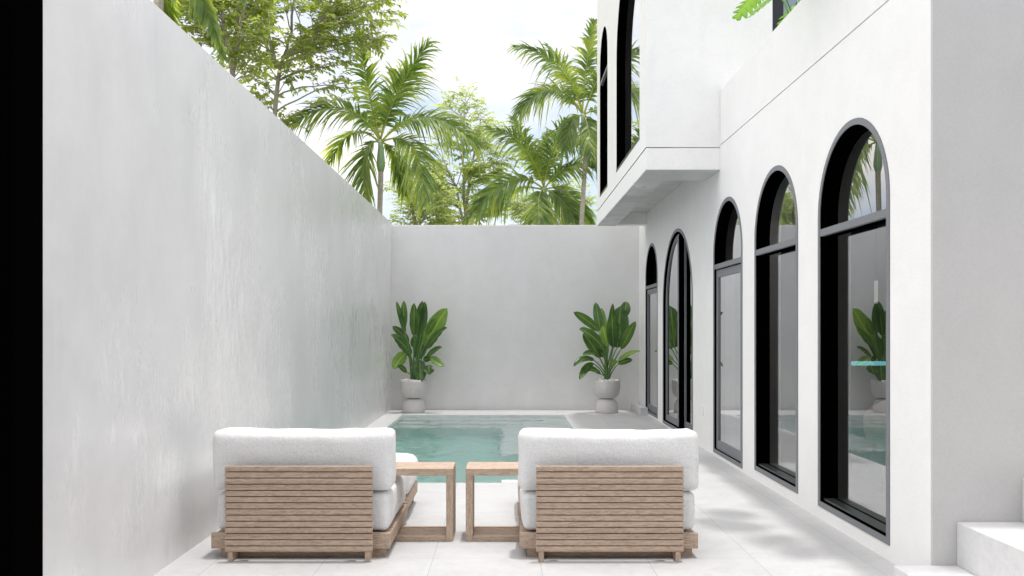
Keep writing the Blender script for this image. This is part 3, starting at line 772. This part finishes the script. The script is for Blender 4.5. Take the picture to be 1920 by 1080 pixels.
# ------------------------------------------------------------------ trees
def frond(parent,P0,C,P1,L,nrm,n=34,w=.042,seed=0):
    r=random.Random(seed); mb=MB()
    rp=[bez(P0,C,P1,i/14) for i in range(15)]
    mb.tube(rp,[.020*(1-.85*i/14)+.003 for i in range(15)],5,a=.8)
    for i in range(n):
        t=.16+.84*i/(n-1)
        p=bez(P0,C,P1,t); T=(bez(P0,C,P1,min(1,t+.02))-bez(P0,C,P1,t-.02)).normalized()
        S=T.cross(nrm).normalized(); N=S.cross(T).normalized()
        k=(t-.16)/.84
        prof=(.45+.55*math.sin(PI*min(1,k*1.15+.1))) if k<.75 else (.45+.55*math.sin(PI*min(1,.9625)) )+ (1-k)*1.6
        prof=min(1,.38+1.5*k) if k<.4 else 1-.62*((k-.4)/.6)**1.4
        for s in (-1,1):
            ang=math.radians(62-38*k+r.uniform(-12,12))
            D=(S*s*math.sin(ang)+T*math.cos(ang)+N*r.uniform(.10,.42)).normalized()
            l=L*prof*r.uniform(.82,1.1); hang=r.uniform(.28,.75)*(1 if r.random()<.8 else 1.7)
            wid=D.cross(N).normalized(); wid=(wid+N*r.uniform(-.5,.5)).normalized()
            m=4; prev=None; ww=w*r.uniform(.8,1.15); tp=r.uniform(.2,.8) if r.random()<.45 else 0
            for j in range(m+1):
                q=j/m; pp=p+D*l*q+Vector((0,0,-1))*l*hang*q*q
                h=ww*.5*(1-q**2.2)*(.55+.45*min(1,q*4))
                a=mb.vert(pp+wid*h,tp*q+.05); b=mb.vert(pp-wid*h,tp*q)
                if prev: mb.f.append([prev[0],a,b,prev[1]])
                prev=(a,b)
    return mb.build('frond',M['palm'],parent,attr=True,recalc=False)
def palm(label,d,c,fr,trunk,shaft,seed,width=.11):
    r=random.Random(seed)
    base=W(trunk[-1][0],trunk[-1][1],d); base.z=-.02
    t=thing('palm_tree',label,'palm tree',base,'palm trees beyond the courtyard walls')
    pts=[W(x,y,d) for x,y in trunk]; pts.append(Vector((pts[-1].x,pts[-1].y,-.1)))
    mb=MB(); mb.tube(pts,[width*.42]+[width*.5]*(len(pts)-2)+[width*.9],10); mb.build('trunk',M['palmbark'],t,smooth=True)
    s0,s1=W(*shaft[0],d),W(*shaft[1],d)
    mb=MB(); mb.tube([s1,s1*.75+s0*.25,s1*.4+s0*.6,s0,W(*c,d)],[width*.55,width*.85,width*.72,width*.5,width*.4],10); mb.build('crownshaft',M['shaft'],t,smooth=True)
    C0=W(*c,d)
    for k,(cx,cy,tx,ty,lp,dep) in enumerate(fr):
        P1=W(tx,ty,d); P1.y+=dep; C=W(cx,cy,d); C.y+=dep*.4
        nrm=Vector((r.uniform(-.25,.25),-.75,.65)).normalized() if abs(dep)<.9 else Vector((0,-.2,1)).normalized()
        frond(t,C0+Vector((r.uniform(-.02,.02),0,-.05)),C,P1,lp*d/1600,nrm,n=50,w=.050,seed=seed*50+k)
    return t
palm('palm with big upright feathery fronds behind the left wall end',18,(713,262),
 [(688,180,668,45,62,.3),(740,170,805,92,95,-.3),(728,150,772,105,80,.6),(658,165,562,238,75,-.5),(652,205,600,292,60,.9),(795,172,897,282,72,-.4),
  (795,235,802,392,72,-.7),(672,255,690,388,58,-.3),(742,265,748,352,48,.9),(690,200,640,185,60,1.2),(760,190,850,215,60,1.3)],
 [(713,262),(714,330),(711,430)],((714,275),(714,322)),1)
palm('shorter palm standing behind the far wall left of the house',19,(1020,352),
 [(985,245,918,250,68,-.3),(1030,285,1062,218,62,.3),(960,300,885,412,66,-.5),(1055,300,1112,315,58,-.4),(1075,330,1112,428,56,.5),(1002,365,1012,450,60,-.8),
  (1050,360,1080,420,50,-.2),(1000,280,962,205,58,.8),(945,330,930,380,50,.9),(1010,300,1030,235,60,.9)],
 [(1020,352),(1022,400),(1024,470)],((1020,362),(1022,395)),2,.13)
palm('tall slender palm partly hidden behind the corner of the upper room',18.5,(1093,212),
 [(1062,100,966,96,62,-.3),(1040,125,974,218,62,-.4),(1098,110,1116,32,55,.3),(1125,120,1150,130,60,-.3),(1068,215,1058,285,48,-.2),(1122,220,1128,310,52,.3),
  (1078,130,1030,60,58,.9),(1140,180,1165,230,55,.7),(1105,240,1104,300,44,-.5),(1060,150,1000,150,55,1.0)],
 [(1093,212),(1098,290),(1089,440)],((1094,228),(1098,285)),3,.10)
# palm behind the left wall; only its outer fronds reach over it
palm('palm frond arching over the top of the left wall at the upper left',10.5,(300,-90),
 [(365,-60,408,92,36,.2),(370,-130,440,-20,36,.3),(335,-50,350,10,34,-.3),(290,-200,240,-250,60,.3),(240,-120,160,-40,60,.1),(250,-60,210,60,50,.3),(330,-180,400,-180,55,-.2),(280,-50,270,30,38,1)],
 [(300,-90),(296,60),(296,300)],((300,-80),(298,-20)),4,.12)

def tree(label,d,trunk,crown,nb,nl,leafmat,seed,rad=.12,ls=.10,group='leafy trees beyond the courtyard walls',grav=.5):
    """trunk: list of px polylines (each a stem); crown: list of (px,py,rpx,rpy) ellipses filled with boughs"""
    r=random.Random(seed)
    b=W(*trunk[0][-1],d); base=Vector((b.x,b.y,-.02))
    t=thing('tree',label,'tree',base,group)
    wood_=MB(); stems=[]
    for s,poly in enumerate(trunk):
        pts=[W(x,y,d)+Vector((0,r.uniform(-.15,.15),0)) for x,y in poly]; 
        if s==0: pts.append(base+Vector((0,0,-.1)))
        k=len(pts); R0=rad*(1 if s==0 else .6)
        # smooth
        fine=[]
        for i in range(k-1):
            for j in range(4): fine.append(pts[i].lerp(pts[i+1],j/4)+Vector((r.uniform(-.02,.02),r.uniform(-.02,.02),0)))
        fine.append(pts[-1]); m=len(fine)
        wood_.tube(fine,[R0*(.22+.78*i/(m-1)) for i in range(m)],8)
        stems+= [(p,R0*(.22+.78*i/(m-1))) for i,p in enumerate(fine) if p.z>W(0,max(e[1]+e[3] for e in crown)+20,d).z]
    lv=MB()
    tot=sum(e[2]*e[3] for e in crown)
    for e in crown:
        n=max(2,int(nb*e[2]*e[3]/tot))
        for _ in range(n):
            a=r.random()*2*PI; q=math.sqrt(r.random()); zz=r.uniform(-1,1)*math.sqrt(max(0,1-q*q*.9))
            tip=W(e[0]+e[2]*q*math.cos(a),e[1]+e[3]*q*math.sin(a),d)+Vector((0,zz*e[2]*d/1600*.8,0))
            # start: stem point lower than tip, nearest
            best=min(stems,key=lambda sp:(sp[0]-tip).length+max(0,sp[0].z-tip.z+.3)*1.5)
            s=best[0]; L=(tip-s).length
            mid=s.lerp(tip,.5)+Vector((r.uniform(-.12,.12)*L,r.uniform(-.12,.12)*L,.16*L))
            nn=7; pts=[bez(s,mid,tip,i/nn)+Vector((r.uniform(-1,1),r.uniform(-1,1),r.uniform(-1,1)))*.012*L*(i>0) for i in range(nn+1)]
            r0=min(best[1]*.55,.006+.007*L); wood_.tube(pts,[r0*(1-.85*i/nn)+.003 for i in range(nn+1)],5)
            # twigs
            nt=int(5+L*2.4)
            for k in range(nt):
                u=.38+.62*(k+r.random())/nt; p=bez(s,mid,tip,u); T=(tip-s).normalized()
                dv=Vector((r.uniform(-1,1),r.uniform(-1,1),r.uniform(-.35,.5))).normalized()
                dv=(dv+T*.6).normalized(); tl=r.uniform(.25,.6)
                e1=p+dv*tl+Vector((0,0,-.10*tl)); c1=p+dv*tl*.55+Vector((0,0,.06))
                tp=[bez(p,c1,e1,i/3) for i in range(4)]
                wood_.tube(tp,[.006,.005,.004,.002],3,cap=False)
                for j in range(nl):
                    v=.15+.85*(j+r.random()*.6)/nl; lp=bez(p,c1,e1,min(1,v))
                    td=(e1-p).normalized(); sd=td.cross(Vector((0,0,1))).normalized()*(1 if j%2 else -1)
                    D=(td*.7+sd*r.uniform(.5,1.1)+Vector((0,0,-grav*r.uniform(.2,1.4)))+Vector((r.uniform(-.4,.4),r.uniform(-.4,.4),r.uniform(-.3,.3)))).normalized()
                    N=Vector((r.uniform(-.7,.7),r.uniform(-.7,.7),1)); S=D.cross(N).normalized(); l=ls*r.uniform(.65,1.25)
                    up=S.cross(D)
                    a0=lv.vert(lp); a1=lv.vert(lp+D*l*.45+S*l*.24+up*l*.06); a2=lv.vert(lp+D*l-up*l*.12); a3=lv.vert(lp+D*l*.45-S*l*.24+up*l*.06)
                    lv.f.append([a0,a1,a2]); lv.f.append([a0,a2,a3])
    wood_.build('trunk',M['bark'],t,smooth=True)
    lv.build('crown',leafmat,t,recalc=False)
    print('tree leaves',len(lv.f)//2)
    return t
tree('broad leafy tree with a leaning grey trunk above the middle of the left wall',17,
 [[(556,-60),(545,60),(524,120),(512,240),(505,340)],[(640,-60),(600,40),(530,110)],[(480,-60),(500,40),(520,130)]],
 [(560,15,130,105),(640,70,110,70),(700,40,70,60),(520,170,70,70),(470,60,70,80),(600,-90,170,90),(650,160,50,40)],132,9,M['tree_a'],11,.075,.135)
tree('leafy tree with forked stems above the upper left part of the left wall',15,
 [[(440,-60),(446,30),(436,120),(428,260)],[(400,-80),(418,20),(436,110)],[(480,-60),(455,40),(438,130)]],
 [(400,-20,90,110),(340,-60,80,90),(450,70,60,80),(455,-60,90,80),(350,20,60,50)],90,9,M['tree_a'],12,.075,.135)
tree('pale green tree with thin stems rising behind the middle of the far wall',24,
 [[(872,200),(868,300),(872,400),(870,470)],[(900,230),(880,330),(872,420)],[(820,280),(855,350),(870,430)]],
 [(880,225,60,55),(850,310,85,70),(930,300,55,80),(800,350,60,50),(880,390,90,40)],120,9,M['tree_b'],13,.08,.14)
tree('low pale green tree filling the corner where the two grey walls meet',22,
 [[(785,330),(788,400),(786,470)],[(760,350),(780,420)]],
 [(790,375,62,50),(755,400,40,25),(840,400,50,30)],44,9,M['tree_b'],14,.07,.12)
tree('low leafy tree behind the shorter palm near the house corner',26,
 [[(1062,340),(1056,400),(1058,470)],[(1020,370),(1050,430)]],
 [(1060,385,60,45),(990,400,60,30),(940,395,40,32)],44,9,M['tree_b'],15,.08,.13)

# ------------------------------------------------------------------ light
SX,SY=.075,.045
sd=Vector((SX,SY,1)).normalized()
el=math.asin(sd.z); az=math.atan2(sd.x,sd.y)
sun=bpy.data.lights.new('sun','SUN'); sun.energy=1.05; sun.angle=math.radians(2.3); sun.color=(1,.975,.94)
sun.cycles.is_caustics_light=True
so=bpy.data.objects.new('sun',sun); COL.objects.link(so); so.rotation_euler=sd.to_track_quat('Z','Y').to_euler(); so.location=(0,0,20)

wd=bpy.data.worlds.new('World'); scn.world=wd; wd.use_nodes=True
t=NT(wd)
sky=t.n('ShaderNodeTexSky'); sky.sky_type='NISHITA'; sky.sun_disc=False; sky.sun_elevation=el; sky.sun_rotation=az
sky.air_density=1.0; sky.dust_density=1.5; sky.ozone_density=1.0
tc=t.n('ShaderNodeTexCoord')
mp=t.n('ShaderNodeMapping'); mp.inputs['Scale'].default_value=(1,1,2.6); mp.inputs['Location'].default_value=(.35,.0,.15); t.l(tc.outputs['Generated'],mp.inputs['Vector'])
n1=noise_n(t,mp.outputs[0],2.6,9,.55,.25)
cm=ramp(t,n1.outputs['Fac'],[(.43,0),(.63,1)]).outputs[0]
sp=t.n('ShaderNodeSeparateXYZ'); t.l(tc.outputs['Generated'],sp.inputs[0])
# clouds get brighter toward the high sun
mr=t.n('ShaderNodeMapRange'); mr.inputs['From Min'].default_value=.36; mr.inputs['From Max'].default_value=.9; mr.inputs['To Min'].default_value=5.1; mr.inputs['To Max'].default_value=24
t.l(sp.outputs[2],mr.inputs['Value'])
# the cloud bank on the left is the brighter one
lf=t.n('ShaderNodeMapRange'); lf.inputs['From Min'].default_value=-.9; lf.inputs['From Max'].default_value=.4; lf.inputs['To Min'].default_value=1.55; lf.inputs['To Max'].default_value=1.0
t.l(sp.outputs[0],lf.inputs['Value'])
side=t.n('ShaderNodeMath',operation='MULTIPLY'); t.l(mr.outputs[0],side.inputs[0]); t.l(lf.outputs[0],side.inputs[1])
cb=t.n('ShaderNodeCombineXYZ'); 
for k,f in enumerate((1.06,1.0,.94)):
    q=t.n('ShaderNodeMath',operation='MULTIPLY'); t.l(side.outputs[0],q.inputs[0]); q.inputs[1].default_value=f; t.l(q.outputs[0],cb.inputs[k])
thin=mixc(t,.62,sky.outputs[0],(4.1,4.5,5.2))
n5=noise_n(t,mp.outputs[0],5.5,7,.6)
shade=ramp(t,n5.outputs['Fac'],[(.35,(.92,.93,.955)),(.6,(1,1,1))]).outputs[0]
cl=mixc(t,1.0,cb.outputs[0],shade,'MULTIPLY')
c=mixc(t,cm,thin,cl)
bg=t.n('ShaderNodeBackground'); bg.inputs['Strength'].default_value=.10; t.l(c,bg.inputs[0])
o=t.n('ShaderNodeOutputWorld'); t.l(bg.outputs[0],o.inputs[0])

# ------------------------------------------------------------------ camera & render
cam=bpy.data.cameras.new('camera'); co=bpy.data.objects.new('camera',cam); COL.objects.link(co)
co.location=(0,0,1.5); co.rotation_euler=(PI/2,0,0); cam.sensor_width=36; cam.lens=30; cam.shift_x=10/1920; cam.shift_y=78/1920
cam.clip_start=.05; cam.clip_end=3000
scn.camera=co
scn.view_settings.view_transform='Standard'; scn.view_settings.look='None'; scn.view_settings.exposure=1.07; scn.view_settings.gamma=1
scn.render.engine='CYCLES'
cy=scn.cycles; cy.max_bounces=10; cy.diffuse_bounces=5; cy.glossy_bounces=4; cy.transparent_max_bounces=24; cy.transmission_bounces=6
cy.use_denoising=True; cy.caustics_reflective=False; cy.sample_clamp_indirect=6
